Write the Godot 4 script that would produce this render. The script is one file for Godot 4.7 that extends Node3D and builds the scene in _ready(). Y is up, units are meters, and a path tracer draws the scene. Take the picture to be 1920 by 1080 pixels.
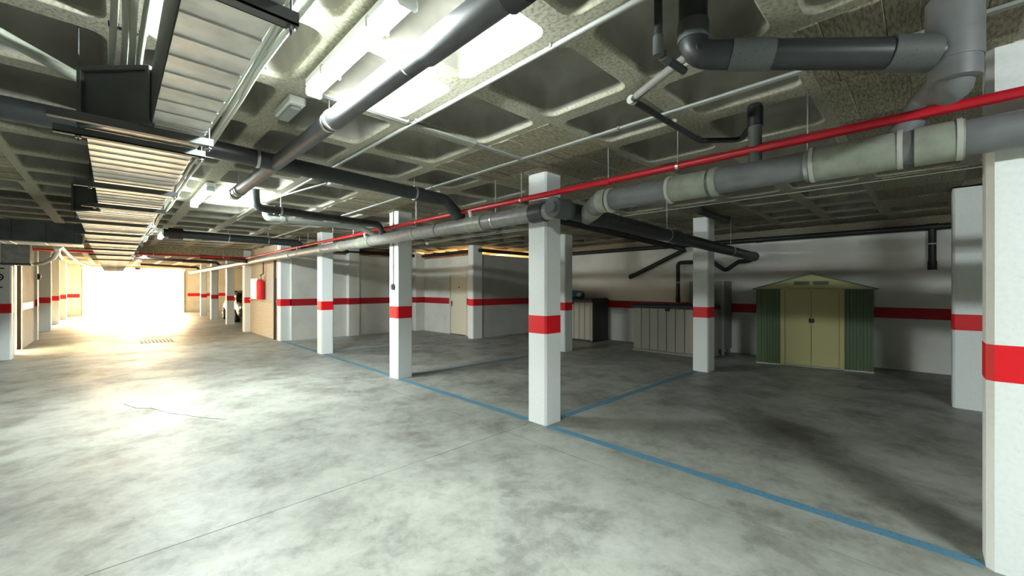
extends Node3D
# Underground garage: an aisle running down -z to a bright gateway, parking bays with pillars on the right,
# a waffle-slab ceiling full of pipes, a duct and fluorescent lamps. Metres, y up, floor at y = 0.

const CEIL := 2.96      # underside of the ribs
const CELL := 0.84      # waffle pitch
const GX := 0.885       # a rib line in x
const GZ := -1.33       # a rib line in z
const AISLE := 3.57     # aisle-side face of the pillars
const BACK := 10.97     # wall behind the bays
const GATE := -34.0

# ---------------------------------------------------------------- mesh builder
class MB:
	var v := PackedVector3Array()
	var n := PackedVector3Array()
	var uv := PackedVector2Array()
	var i := PackedInt32Array()
	var t := Transform3D()

	func tri(a: Vector3, b: Vector3, c: Vector3) -> void:   # counter-clockwise seen from outside
		a = t * a
		b = t * b
		c = t * c
		var m := (b - a).cross(c - a).normalized()
		var k := v.size()
		v.append_array([a, b, c])
		n.append_array([m, m, m])
		i.append_array([k, k + 2, k + 1])

	func quad(a: Vector3, b: Vector3, c: Vector3, d: Vector3) -> void:
		tri(a, b, c)
		tri(a, c, d)

	func tri_out(a: Vector3, b: Vector3, c: Vector3, o: Vector3) -> void:
		if (b - a).cross(c - a).dot((a + b + c) / 3.0 - o) < 0.0:
			tri(a, c, b)
		else:
			tri(a, b, c)

	func quad_out(a: Vector3, b: Vector3, c: Vector3, d: Vector3, o: Vector3) -> void:
		tri_out(a, b, c, o)
		tri_out(a, c, d, o)

	func box(lo: Vector3, hi: Vector3, ch := 0.0) -> MB:
		var o := (lo + hi) / 2.0
		var h := (hi - lo).abs() / 2.0
		ch = minf(ch, minf(h.x, minf(h.y, h.z)) * 0.8)
		if ch <= 0.0:
			for ax in 3:
				for s: float in [-1.0, 1.0]:
					var q := []
					for k: Vector2 in [Vector2(-1, -1), Vector2(1, -1), Vector2(1, 1), Vector2(-1, 1)]:
						var p := Vector3()
						p[ax] = s * h[ax]
						p[(ax + 1) % 3] = k.x * h[(ax + 1) % 3]
						p[(ax + 2) % 3] = k.y * h[(ax + 2) % 3]
						q.append(o + p)
					quad_out(q[0], q[1], q[2], q[3], o)
			return self
		var pt := func(sg: Vector3, ax: int) -> Vector3:
			var p := Vector3()
			for k in 3:
				p[k] = sg[k] * (h[k] if k == ax else h[k] - ch)
			return o + p
		for ax in 3:
			var b := (ax + 1) % 3
			var c := (ax + 2) % 3
			for s: float in [-1.0, 1.0]:
				var q := []
				for k: Vector2 in [Vector2(-1, -1), Vector2(1, -1), Vector2(1, 1), Vector2(-1, 1)]:
					var sg := Vector3()
					sg[ax] = s
					sg[b] = k.x
					sg[c] = k.y
					q.append(pt.call(sg, ax))
				quad_out(q[0], q[1], q[2], q[3], o)
			for s1: float in [-1.0, 1.0]:
				for s2: float in [-1.0, 1.0]:
					var g0 := Vector3()
					g0[b] = s1
					g0[c] = s2
					g0[ax] = -1
					var g1 := g0
					g1[ax] = 1
					quad_out(pt.call(g0, b), pt.call(g1, b), pt.call(g1, c), pt.call(g0, c), o)
		for sx: float in [-1.0, 1.0]:
			for sy: float in [-1.0, 1.0]:
				for sz: float in [-1.0, 1.0]:
					var g := Vector3(sx, sy, sz)
					tri_out(pt.call(g, 0), pt.call(g, 1), pt.call(g, 2), o)
		return self

	func grid(rings: Array, closed := true) -> MB:   # rings of equal size, smooth normals, outward = right-hand along the ring x advance
		var m: int = rings[0].size()
		var k := v.size()
		var r := rings.size()
		for a in r:
			for b in m:
				var nx: Vector3 = rings[a][(b + 1) % m] if closed or b < m - 1 else rings[a][b]
				var pv: Vector3 = rings[a][(b - 1 + m) % m] if closed or b > 0 else rings[a][b]
				var du := nx - pv
				var dv: Vector3 = rings[mini(a + 1, r - 1)][b] - rings[maxi(a - 1, 0)][b]
				v.append(t * rings[a][b])
				n.append((t.basis * du.cross(dv)).normalized())
		for a in r - 1:
			for b in (m if closed else m - 1):
				var c := (b + 1) % m
				var p0 := k + a * m + b
				var p1 := k + a * m + c
				var q0 := p0 + m
				var q1 := p1 + m
				i.append_array([p0, q1, p1, p0, q0, q1])
		return self

	func fan(ring: Array, facing: Vector3) -> void:
		var o := Vector3()
		for p: Vector3 in ring:
			o += p / ring.size()
		for b in ring.size():
			tri_out(o, ring[b], ring[(b + 1) % ring.size()], o - facing)

	# a swept round bar; radii is a number or an array with one radius per point
	func tube(path: Array, radius: Variant, sides := 14, caps := true) -> MB:
		var rings := []
		var up := Vector3.UP
		var d0: Vector3 = (path[1] - path[0]).normalized()
		if absf(d0.dot(up)) > 0.95:
			up = Vector3.RIGHT
		var x := d0.cross(up).normalized()
		for k in path.size():
			var d: Vector3
			if k == 0:
				d = d0
			elif k == path.size() - 1:
				d = (path[k] - path[k - 1]).normalized()
			else:
				d = ((path[k] - path[k - 1]).normalized() + (path[k + 1] - path[k]).normalized()).normalized()
			x = (x - d * x.dot(d)).normalized()
			var y := d.cross(x)
			var rr: float = radius[k] if radius is Array else radius
			var ring := []
			for s in sides:
				var a := TAU * s / sides
				ring.append(path[k] + (x * cos(a) + y * sin(a)) * rr)
			rings.append(ring)
		grid(rings)
		if caps:
			fan(rings[0], -d0)
			fan(rings[-1], (path[-1] - path[-2]).normalized())
		return self

	# flat polygon in the plane (u, w) at origin o, thickened along d
	func slab(poly: Array, o: Vector3, u: Vector3, w: Vector3, d: Vector3) -> MB:
		var pk := PackedVector2Array(poly)
		var tr := Geometry2D.triangulate_polygon(pk)
		var face := func(p: Vector2) -> Vector3: return o + u * p.x + w * p.y
		for k in range(0, tr.size(), 3):
			var a: Vector3 = face.call(pk[tr[k]])
			var b: Vector3 = face.call(pk[tr[k + 1]])
			var c: Vector3 = face.call(pk[tr[k + 2]])
			tri_out(a, b, c, a + d)
			tri_out(a + d, b + d, c + d, a)
		var ccw := not Geometry2D.is_polygon_clockwise(pk)
		for k in pk.size():
			var a: Vector3 = face.call(pk[k])
			var b: Vector3 = face.call(pk[(k + 1) % pk.size()])
			if (u.cross(w).dot(d) > 0.0) == ccw:
				quad(a, b, b + d, a + d)
			else:
				quad(b, a, a + d, b + d)
		return self

	func mesh() -> ArrayMesh:
		var arr := []
		arr.resize(Mesh.ARRAY_MAX)
		arr[Mesh.ARRAY_VERTEX] = v
		arr[Mesh.ARRAY_NORMAL] = n
		arr[Mesh.ARRAY_INDEX] = i
		var am := ArrayMesh.new()
		am.add_surface_from_arrays(Mesh.PRIMITIVE_TRIANGLES, arr)
		return am

# ---------------------------------------------------------------- helpers
var M := {}
var used := {}
var rng := RandomNumberGenerator.new()

func mb() -> MB:
	return MB.new()

func v3(x: float, y: float, z: float) -> Vector3:
	return Vector3(x, y, z)

func numbered(called: String) -> String:
	var k: int = used.get(called, 0)
	used[called] = k + 1
	return called if k == 0 else "%s_%03d" % [called, k]

func tag(o: Node3D, label: String, category := "", group := "") -> void:
	if label:
		o.set_meta("label", label)
	if category:
		o.set_meta("category", category)
	if group:
		o.set_meta("group", group)

func thing(called: String, label: String, category: String, at := Vector3.ZERO, group := "") -> Node3D:
	var o := Node3D.new()
	o.name = numbered(called)
	add_child(o)
	o.position = at
	tag(o, label, category, group)
	return o

# a mesh given in world coordinates becomes a part of `parent` (which is only moved, not turned)
func part(called: String, b: MB, m: Material, parent: Node3D, label := "") -> MeshInstance3D:
	return put(called, b.mesh(), m, parent, -world_of(parent), label)

func world_of(o: Node3D) -> Vector3:
	var p := Vector3.ZERO
	var q: Node = o
	while q != self and q is Node3D:
		p += (q as Node3D).position
		q = q.get_parent()
	return p

func put(called: String, me: Mesh, m: Material, parent: Node3D, at := Vector3.ZERO, label := "") -> MeshInstance3D:
	var o := MeshInstance3D.new()
	o.mesh = me
	o.material_override = m
	if parent == self:
		o.name = numbered(called)
		add_child(o)
	else:
		var key := str(parent.get_instance_id()) + called
		var k: int = used.get(key, 0)
		used[key] = k + 1
		o.name = called if k == 0 else "%s_%03d" % [called, k]
		parent.add_child(o, true)
	o.position = at
	if label:
		o.set_meta("label", label)
	return o

func setting(called: String, at := Vector3.ZERO) -> Node3D:
	var o := Node3D.new()
	o.name = called
	add_child(o)
	o.position = at
	o.set_meta("kind", "structure")
	return o

func ground_struct(called: String, b: MB, m: Material) -> MeshInstance3D:
	var o := put(called, b.mesh(), m, self)
	o.name = called
	o.set_meta("kind", "structure")
	return o

# corners of a path rounded with radius r
func bend(pts: Array, r: float, seg := 6) -> Array:
	var out := [pts[0]]
	for k in range(1, pts.size() - 1):
		var a: Vector3 = (pts[k - 1] - pts[k]).normalized()
		var b: Vector3 = (pts[k + 1] - pts[k]).normalized()
		var ang := acos(clampf(a.dot(b), -1.0, 1.0))
		if ang > PI - 0.03:
			out.append(pts[k])
			continue
		var d := minf(r / tan(ang / 2.0), minf((pts[k - 1] - pts[k]).length(), (pts[k + 1] - pts[k]).length()) * 0.49)
		var p0: Vector3 = pts[k] + a * d
		var p2: Vector3 = pts[k] + b * d
		for s in seg + 1:
			var f := float(s) / seg
			out.append(p0.lerp(pts[k], f).lerp((pts[k] as Vector3).lerp(p2, f), f))
	out.append(pts[-1])
	return out

func tex(fr: float, ramp: Array, seed_: int, size := 1024, oct := 5, warp := 0.0, gain := 0.55) -> NoiseTexture2D:
	var f := FastNoiseLite.new()
	f.noise_type = FastNoiseLite.TYPE_SIMPLEX_SMOOTH
	f.seed = seed_
	f.frequency = fr
	f.fractal_octaves = oct
	f.fractal_gain = gain
	if warp > 0.0:
		f.domain_warp_enabled = true
		f.domain_warp_amplitude = warp
		f.domain_warp_frequency = fr * 1.3
	var tx := NoiseTexture2D.new()
	tx.width = size
	tx.height = size
	tx.seamless = true
	tx.generate_mipmaps = false
	var g := Gradient.new()
	g.offsets = PackedFloat32Array(ramp[0])
	g.colors = PackedColorArray(ramp[1])
	tx.color_ramp = g
	tx.noise = f
	return tx

func grey(x: float) -> Color:
	return Color(x, x, x)

func mat(c: Color, rough: float, metal := 0.0, tx: Texture2D = null, scale := 1.0) -> StandardMaterial3D:
	var m := StandardMaterial3D.new()
	m.albedo_color = c
	m.roughness = rough
	m.metallic = metal
	if tx:
		m.albedo_texture = tx
		m.uv1_triplanar = true
		m.uv1_world_triplanar = true
		m.uv1_scale = Vector3.ONE * scale
	return m

func detail(m: StandardMaterial3D, tx: Texture2D, scale: float) -> void:
	m.detail_enabled = true
	m.detail_albedo = tx
	m.detail_blend_mode = BaseMaterial3D.BLEND_MODE_MUL
	m.detail_uv_layer = BaseMaterial3D.DETAIL_UV_2
	m.uv2_triplanar = true
	m.uv2_world_triplanar = true
	m.uv2_scale = Vector3.ONE * scale

func bump(m: StandardMaterial3D, tx: Texture2D, cm: float) -> void:
	m.heightmap_enabled = true
	m.heightmap_texture = tx
	m.heightmap_scale = cm

func make_materials() -> void:
	var fine := tex(0.03, [[0.0, 0.35, 0.62, 1.0], [grey(0.86), grey(0.95), grey(1.0), grey(1.0)]], 11, 1024, 6)
	var speck := tex(0.05, [[0.0, 0.22, 0.3, 1.0], [grey(0.55), grey(0.8), grey(1.0), grey(1.0)]], 12, 512, 4)
	var blot := tex(0.006, [[0.0, 0.3, 0.45, 0.62, 1.0], [Color(0.66, 0.66, 0.64), Color(0.78, 0.78, 0.76), Color(0.86, 0.865, 0.845), Color(0.92, 0.925, 0.905), Color(0.98, 0.98, 0.965)]], 5, 1024, 8, 34.0, 0.74)
	var rough := tex(0.008, [[0.0, 0.4, 1.0], [grey(0.40), grey(0.47), grey(0.60)]], 8, 512, 5, 20.0)
	M.floor = mat(Color(0.65, 0.65, 0.63), 1.0, 0.0, blot, 1.0 / 6.5)
	M.floor.roughness_texture = rough
	M.floor.metallic_specular = 0.34
	var smudge := tex(0.012, [[0.0, 0.28, 0.42, 0.6, 1.0], [grey(0.78), grey(0.88), grey(0.94), grey(0.98), grey(1.0)]], 77, 1024, 9, 24.0, 0.82)
	detail(M.floor, smudge, 1.0 / 5.3)
	M.joint = mat(Color(0.22, 0.22, 0.21), 0.9)
	var cloud := tex(0.01, [[0.0, 0.4, 0.7, 1.0], [grey(0.80), grey(0.91), grey(0.98), grey(1.0)]], 21, 512, 6, 20.0)
	M.coffer = mat(Color(0.61, 0.595, 0.555), 0.8, 0.0, cloud, 1.0 / 2.3)
	var crust := tex(0.035, [[0.0, 0.3, 0.45, 0.65, 1.0], [Color(0.62, 0.61, 0.58), Color(0.78, 0.77, 0.74), Color(0.85, 0.845, 0.82), Color(0.90, 0.895, 0.87), Color(0.96, 0.955, 0.935)]], 31, 1024, 7, 8.0)
	M.rib = mat(Color(0.73, 0.715, 0.655), 0.9, 0.0, crust, 1.0 / 1.1)
	bump(M.rib, crust, 0.35)
	var grain := tex(0.03, [[0.0, 0.25, 0.42, 0.62, 1.0], [Color(0.52, 0.50, 0.46), Color(0.70, 0.685, 0.635), Color(0.80, 0.79, 0.74), Color(0.92, 0.91, 0.87), Color(1.0, 0.99, 0.96)]], 35, 1024, 7, 6.0)
	M.board = mat(Color(0.71, 0.69, 0.625), 0.9, 0.0, grain, 1.0)
	M.board.uv1_scale = Vector3(0.35, 0.8, 1.8)
	bump(M.board, grain, 0.3)
	M.board_dark = M.board.duplicate()
	M.board_dark.albedo_color = Color(0.61, 0.585, 0.53)
	var worn := tex(0.035, [[0.0, 0.08, 0.13, 0.5, 1.0], [Color(0.70, 0.68, 0.64), Color(0.92, 0.915, 0.90), grey(0.97), grey(0.985), grey(1.0)]], 41, 1024, 6)
	M.white = mat(Color(0.93, 0.945, 0.94), 0.55, 0.0, worn, 1.0 / 1.3)
	bump(M.white, fine, 0.15)
	var soft := tex(0.006, [[0.0, 0.5, 1.0], [grey(0.92), grey(0.97), grey(1.0)]], 61, 512, 5)
	M.wall = mat(Color(0.92, 0.915, 0.89), 0.75, 0.0, soft, 1.0 / 4.0)
	M.wall_grey = mat(Color(0.72, 0.72, 0.70), 0.85, 0.0, soft, 1.0 / 3.0)
	M.render = mat(Color(0.86, 0.815, 0.745), 0.9, 0.0, crust, 1.0 / 2.2)
	M.red = mat(Color(0.90, 0.03, 0.11), 0.5)
	M.red_wall = mat(Color(0.70, 0.04, 0.12), 0.6)
	M.red_pipe = mat(Color(0.72, 0.07, 0.14), 0.4)
	M.blue = mat(Color(0.31, 0.48, 0.57), 0.7, 0.0, speck, 1.0 / 0.9)
	M.pvc = mat(Color(0.47, 0.475, 0.48), 0.48, 0.0, cloud, 1.0 / 1.1)
	M.pvc_dark = mat(Color(0.37, 0.375, 0.385), 0.5, 0.0, cloud, 1.0 / 1.1)
	M.pvc_light = mat(Color(0.60, 0.62, 0.565), 0.45, 0.0, cloud, 1.0 / 0.7)
	M.pvc_mid = mat(Color(0.56, 0.555, 0.54), 0.42, 0.0, cloud, 1.0 / 0.7)
	M.black = mat(Color(0.21, 0.225, 0.23), 0.42, 0.0, cloud, 1.0 / 0.8)
	M.black_deep = mat(Color(0.11, 0.115, 0.12), 0.5)
	M.dust = mat(Color(0.33, 0.345, 0.335), 0.6, 0.0, speck, 1.0 / 0.5)
	M.glue = mat(Color(0.70, 0.70, 0.67), 0.6)
	M.steel = mat(Color(0.72, 0.73, 0.73), 0.35, 0.85)
	M.galv = mat(Color(0.70, 0.69, 0.67), 0.5, 0.35, cloud, 1.0 / 0.6)
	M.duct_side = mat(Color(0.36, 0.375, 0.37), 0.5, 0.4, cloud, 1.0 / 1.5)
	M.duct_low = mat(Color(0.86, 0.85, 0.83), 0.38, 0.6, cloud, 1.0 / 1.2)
	M.channel = mat(Color(0.36, 0.37, 0.37), 0.5, 0.6)
	M.conduit = mat(Color(0.60, 0.61, 0.59), 0.45)
	M.cable = mat(Color(0.70, 0.71, 0.66), 0.5)
	M.plastic_white = mat(Color(0.88, 0.89, 0.87), 0.4)
	M.dark = mat(Color(0.10, 0.10, 0.10), 0.6)
	M.lamp = mat(Color(0.95, 0.96, 0.95), 0.4)
	M.glow = mat(Color(0.95, 0.97, 0.94), 0.4)
	M.glow.emission_enabled = true
	M.glow.emission = Color(0.955, 1.0, 0.99)
	M.glow.emission_energy_multiplier = 18.0
	M.shed_green = mat(Color(0.30, 0.37, 0.25), 0.5)
	M.shed_cream = mat(Color(0.68, 0.67, 0.47), 0.5)
	M.box_beige = mat(Color(0.62, 0.60, 0.55), 0.6)
	M.box_dark = mat(Color(0.20, 0.20, 0.21), 0.6)
	M.locker = mat(Color(0.52, 0.52, 0.49), 0.5)
	M.door = mat(Color(0.84, 0.83, 0.77), 0.5)
	M.sack = mat(Color(0.16, 0.44, 0.64), 0.6)
	M.clay = mat(Color(0.86, 0.62, 0.42), 0.9, 0.0, crust, 1.0 / 0.4)
	M.car = mat(Color(0.07, 0.075, 0.085), 0.25, 0.4)
	M.car.clearcoat_enabled = true
	M.car.clearcoat = 1.0
	M.car.clearcoat_roughness = 0.05
	M.glass_dark = mat(Color(0.03, 0.035, 0.04), 0.08)
	M.rubber = mat(Color(0.06, 0.06, 0.06), 0.85)
	M.alloy = mat(Color(0.75, 0.75, 0.76), 0.3, 0.9)
	M.brown = mat(Color(0.22, 0.14, 0.13), 0.5)
	M.pave = mat(Color(0.80, 0.79, 0.76), 0.9)

# ---------------------------------------------------------------- scene
func _ready() -> void:
	rng.seed = 7
	var cam := Camera3D.new()
	cam.name = "camera"
	add_child(cam)
	cam.position = Vector3(0, 1.6, 0)
	cam.rotation_degrees = Vector3(0, -44.544, 0)
	cam.fov = rad_to_deg(2.0 * atan(540.0 / 760.0))
	cam.near = 0.05
	cam.far = 300.0
	cam.current = true

	var env := Environment.new()
	env.background_mode = Environment.BG_SKY
	var sky := Sky.new()
	var sm := ProceduralSkyMaterial.new()
	sm.sky_top_color = Color(1.0, 0.87, 0.68)
	sm.sky_horizon_color = Color(1.0, 0.86, 0.65)
	sm.ground_horizon_color = Color(0.95, 0.83, 0.66)
	sm.ground_bottom_color = Color(0.95, 0.83, 0.66)
	sky.sky_material = sm
	env.sky = sky
	env.background_energy_multiplier = 18.0
	env.tonemap_mode = Environment.TONE_MAPPER_LINEAR
	env.tonemap_exposure = 2.1
	env.sdfgi_enabled = true
	env.ssao_enabled = true
	env.ssil_enabled = true
	var we := WorldEnvironment.new()
	we.name = "environment"
	we.environment = env
	add_child(we)

	var sun := DirectionalLight3D.new()
	sun.name = "sun"
	sun.light_color = Color(1.0, 0.86, 0.66)
	sun.light_energy = 14.0
	sun.light_angular_distance = 1.0
	sun.shadow_enabled = true
	add_child(sun)
	sun.rotation_degrees = Vector3(-17, 180 - 8, 0)

	make_materials()
	build_floor()
	build_ceiling()
	build_walls()
	build_pillars()
	build_lamps()
	build_duct()
	build_pipes()
	build_conduits()
	build_bay_things()
	build_far_things()

func build_floor() -> void:
	var f := setting("floor")
	var xs := [-6.6, 3.12, 11.2]
	var zs := [8.0, -3.27, -13.6, -24.0, GATE - 0.3]
	var g := 0.004
	for a in xs.size() - 1:
		for b in zs.size() - 1:
			part("slab", mb().box(v3(xs[a] + (g if a > 0 and b < 2 else 0.0), -0.2, zs[b + 1] + g), v3(xs[a + 1] - (g if a == 0 and b < 2 else 0.0), 0.0, zs[b] - g)), M.floor, f)
	part("joint_filler", mb().box(v3(-6.6, -0.22, GATE - 0.3), v3(11.2, -0.006, 8.0)), M.joint, f)
	# painted bay lines, edges a little uneven
	for l in [[v3(3.585, 0, 3.0), v3(3.585, 0, 0.58)], [v3(3.59, 0, 0.24), v3(3.59, 0, -3.05)], [v3(3.60, 0, -3.37), v3(3.60, 0, -6.45)], [v3(3.62, 0, -6.79), v3(3.64, 0, -10.17)], [v3(3.64, 0, -10.51), v3(3.64, 0, -13.6)], [v3(3.88, 0, -3.16), v3(8.0, 0, -3.08)], [v3(3.88, 0, -6.6), v3(8.0, 0, -6.5)], [v3(3.88, 0, -10.32), v3(8.0, 0, -10.1)]]:
		part("marking_line", painted(l[0], l[1], 0.10), M.blue, f)
	var cp := [v3(0.10, 0, -7.75), v3(0.22, 0, -7.35), v3(0.36, 0, -7.22), v3(0.52, 0, -6.75), v3(0.60, 0, -6.62), v3(0.78, 0, -6.25), v3(0.98, 0, -5.95)]
	for k in cp.size() - 1:
		part("crack", painted(cp[k], cp[k + 1], 0.007), M.joint, f)
	ground_struct("ground", mb().box(v3(-40, -0.3, -120), v3(40, -0.03, GATE - 0.3)), M.pave)
	# floor drain
	var d := thing("floor_drain", "dark slotted floor drain grating in the glare before the gateway", "drain", v3(0.93, 0, -16.4))
	part("frame", mb().box(v3(0.54, 0.0, -16.75), v3(1.34, 0.006, -15.75), 0.003), M.galv, d)
	for k in 9:
		var x := 0.575 + k * 0.084
		part("bar", mb().box(v3(x, 0.004, -16.70), v3(x + 0.052, 0.010, -15.80), 0.003), M.dark, d)


func painted(a: Vector3, b: Vector3, w: float) -> MB:
	var m := mb()
	var d := (b - a).normalized()
	var s := d.cross(Vector3.UP)
	var count := maxi(8, int((b - a).length() / 0.11))
	var l := []
	var r := []
	for k in count + 1:
		var p := a.lerp(b, float(k) / count) + Vector3.UP * 0.0025
		l.append(p - s * (w / 2 + rng.randf_range(-0.006, 0.004)))
		r.append(p + s * (w / 2 + rng.randf_range(-0.006, 0.004)))
	for k in count:
		m.quad_out(l[k], r[k], r[k + 1], l[k + 1], l[k] - Vector3.UP)
		for e: Array in [l, r]:
			m.quad_out(e[k], e[k + 1], e[k + 1] - Vector3.UP * 0.0025, e[k] - Vector3.UP * 0.0025, (l[k] + r[k]) / 2)
	return m

# ---- waffle slab
func rounded(half: float, rad: float, y: float, seg := 6) -> Array:
	var out := []
	for q in 4:
		var c := Vector2(half - rad, half - rad).rotated(q * PI / 2)
		for s in seg + 1:
			var a := q * PI / 2 + (PI / 2) * s / seg
			out.append(v3(c.x + cos(a) * rad, y, c.y + sin(a) * rad))
	return out

func coffer_meshes() -> Array:
	var h := CELL / 2
	var inn := mb()
	var spec := [[0.338, 0.078, 0.032], [0.334, 0.08, 0.07], [0.318, 0.09, 0.15], [0.295, 0.10, 0.195], [0.255, 0.12, 0.228], [0.19, 0.12, 0.245], [0.08, 0.07, 0.25]]
	var rings := []
	for s in spec:
		var ring := rounded(s[0], s[1], s[2])
		ring.reverse()
		rings.append(ring)
	inn.grid(rings)
	inn.fan(rings[-1], Vector3.DOWN)
	# flip so that the faces look into the recess
	var low := mb()
	var lip := []
	for q in [[0.352, 0.085, 0.0], [0.345, 0.08, 0.004], [0.340, 0.078, 0.014], [0.338, 0.078, 0.032]]:
		var ring := rounded(q[0], q[1], q[2])
		ring.reverse()
		lip.append(ring)
	low.grid(lip)
	var inner := rounded(0.352, 0.085, 0.0)
	var outer := []
	for q in 4:
		var c0 := Vector2(h, h).rotated(q * PI / 2)
		var p0 := Vector2(h, 0.277).rotated(q * PI / 2)
		var p1 := Vector2(0.277, h).rotated(q * PI / 2)
		for s in 7:
			var pp := p0.lerp(c0, s / 3.0) if s <= 3 else c0.lerp(p1, (s - 3) / 3.0)
			outer.append(v3(pp.x, 0, pp.y))
	for k in inner.size():
		var k2 := (k + 1) % inner.size()
		low.quad_out(inner[k], outer[k], outer[k2], inner[k2], v3(0, 1, 0))
	return [inn.mesh(), low.mesh()]

func solid_mesh(sd: int) -> ArrayMesh:
	var m := mb()
	var r := RandomNumberGenerator.new()
	r.seed = sd
	var h := CELL / 2
	var x := -h
	while x < h - 0.01:
		var w := minf(r.randf_range(0.09, 0.15), h - x)
		if h - x - w < 0.04:
			w = h - x
		m.box(v3(-h, r.randf_range(-0.012, 0.0), x), v3(h, 0.05, x + w), 0.003)
		x += w
	return m.mesh()

func build_ceiling() -> void:
	var c := setting("ceiling")
	var cm := coffer_meshes()
	var solids := [solid_mesh(1), solid_mesh(2), solid_mesh(3)]
	var cells := []
	for a in range(-4, 12):
		for b in range(-5, 39):
			var x := GX + (a + 0.5) * CELL
			var z := GZ - (b + 0.5) * CELL
			cells.append([a, b, x, z])
	cells.sort_custom(func(p, q): return dist(p) < dist(q))
	var rest_in := mb()
	var rest_low := mb()
	var count := 0
	for q in cells:
		var solid := is_solid(q[2], q[3])
		var at := v3(q[2], CEIL, q[3])
		if count < 290 and in_view(q[2], q[3]):
			count += 1
			if solid:
				put("solid_panel", solids[(q[0] * 7 + q[1] * 3 + 70) % 3], M.board if (q[0] + q[1]) % 2 else M.board_dark, c, at)
			else:
				var o := put("coffer", cm[0], M.coffer, c, at)
				var rb := put("rib_face", cm[1], M.rib, o)
				rb.set_meta("kind", "structure")
		elif solid:
			rest_low.box(at - v3(CELL / 2, 0, CELL / 2), at + v3(CELL / 2, 0.05, CELL / 2))
		else:
			append_mesh(rest_in, cm[0], at)
			append_mesh(rest_low, cm[1], at)
	part("coffer_rest", rest_in, M.coffer, c).set_meta("kind", "stuff")
	part("rib_rest", rest_low, M.rib, c).set_meta("kind", "stuff")
	part("slab_above", mb().box(v3(GX - 4 * CELL, CEIL + 0.26, GATE - 0.3), v3(11.2, CEIL + 0.5, 8.2)), M.coffer, c)
	part("slab_side", mb().box(v3(-6.6, CEIL, -14.6), v3(GX - 4 * CELL, CEIL + 0.5, 8.2)), M.rib, c)
	part("slab_end", mb().box(v3(GX - 4 * CELL, CEIL, GZ + 5 * CELL), v3(11.2, CEIL + 0.3, 8.2)), M.rib, c)
	part("slab_edge", mb().box(v3(GX + 12 * CELL, CEIL, GATE - 0.3), v3(11.2, CEIL + 0.3, GZ + 5 * CELL)), M.rib, c)

func dist(q: Array) -> float:
	return Vector2(q[2], q[3]).length()

func in_view(x: float, z: float) -> bool:
	var w := -z * 0.713 + x * 0.701
	var r := x * 0.713 + z * 0.701
	if x > AISLE + 0.5 and z < -13.5:
		return false
	return w > 0.6 and absf(r / w) < 1.5

func append_mesh(b: MB, me: ArrayMesh, at: Vector3) -> void:
	var arr := me.surface_get_arrays(0)
	var k := b.v.size()
	for p: Vector3 in arr[Mesh.ARRAY_VERTEX]:
		b.v.append(p + at)
	b.n.append_array(arr[Mesh.ARRAY_NORMAL])
	for j: int in arr[Mesh.ARRAY_INDEX]:
		b.i.append(j + k)

func is_solid(x: float, z: float) -> bool:
	for zs in [[-0.49, 1.19], [-3.85, -2.17], [-7.21, -5.53], [-11.41, -9.73], [-14.77, -13.09], [-22.33, -20.65], [-26.53, -24.85], [-29.89, -28.21]]:
		if z > zs[0] and z < zs[1]:
			if x > 2.565 and x < 5.085:
				return true
			if x > 6.765 and x < 9.285 and z > -13:
				return true
	for zs in [[-3.85, -1.33], [-8.05, -5.53], [-14.77, -13.09], [-19.81, -18.13], [-23.2, -21.5], [-27.4, -25.7], [-31.6, -29.9]]:
		if z > zs[0] and z < zs[1] and x < -0.795:
			return true
	return x > 10.125 or z < GATE + 0.9

# ---- walls
func band_box(w: Node3D, lo: Vector3, hi: Vector3, m: Material = null) -> void:
	part("red_band", mb().box(lo, hi, 0.001), m if m else M.red_wall, w)

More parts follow.
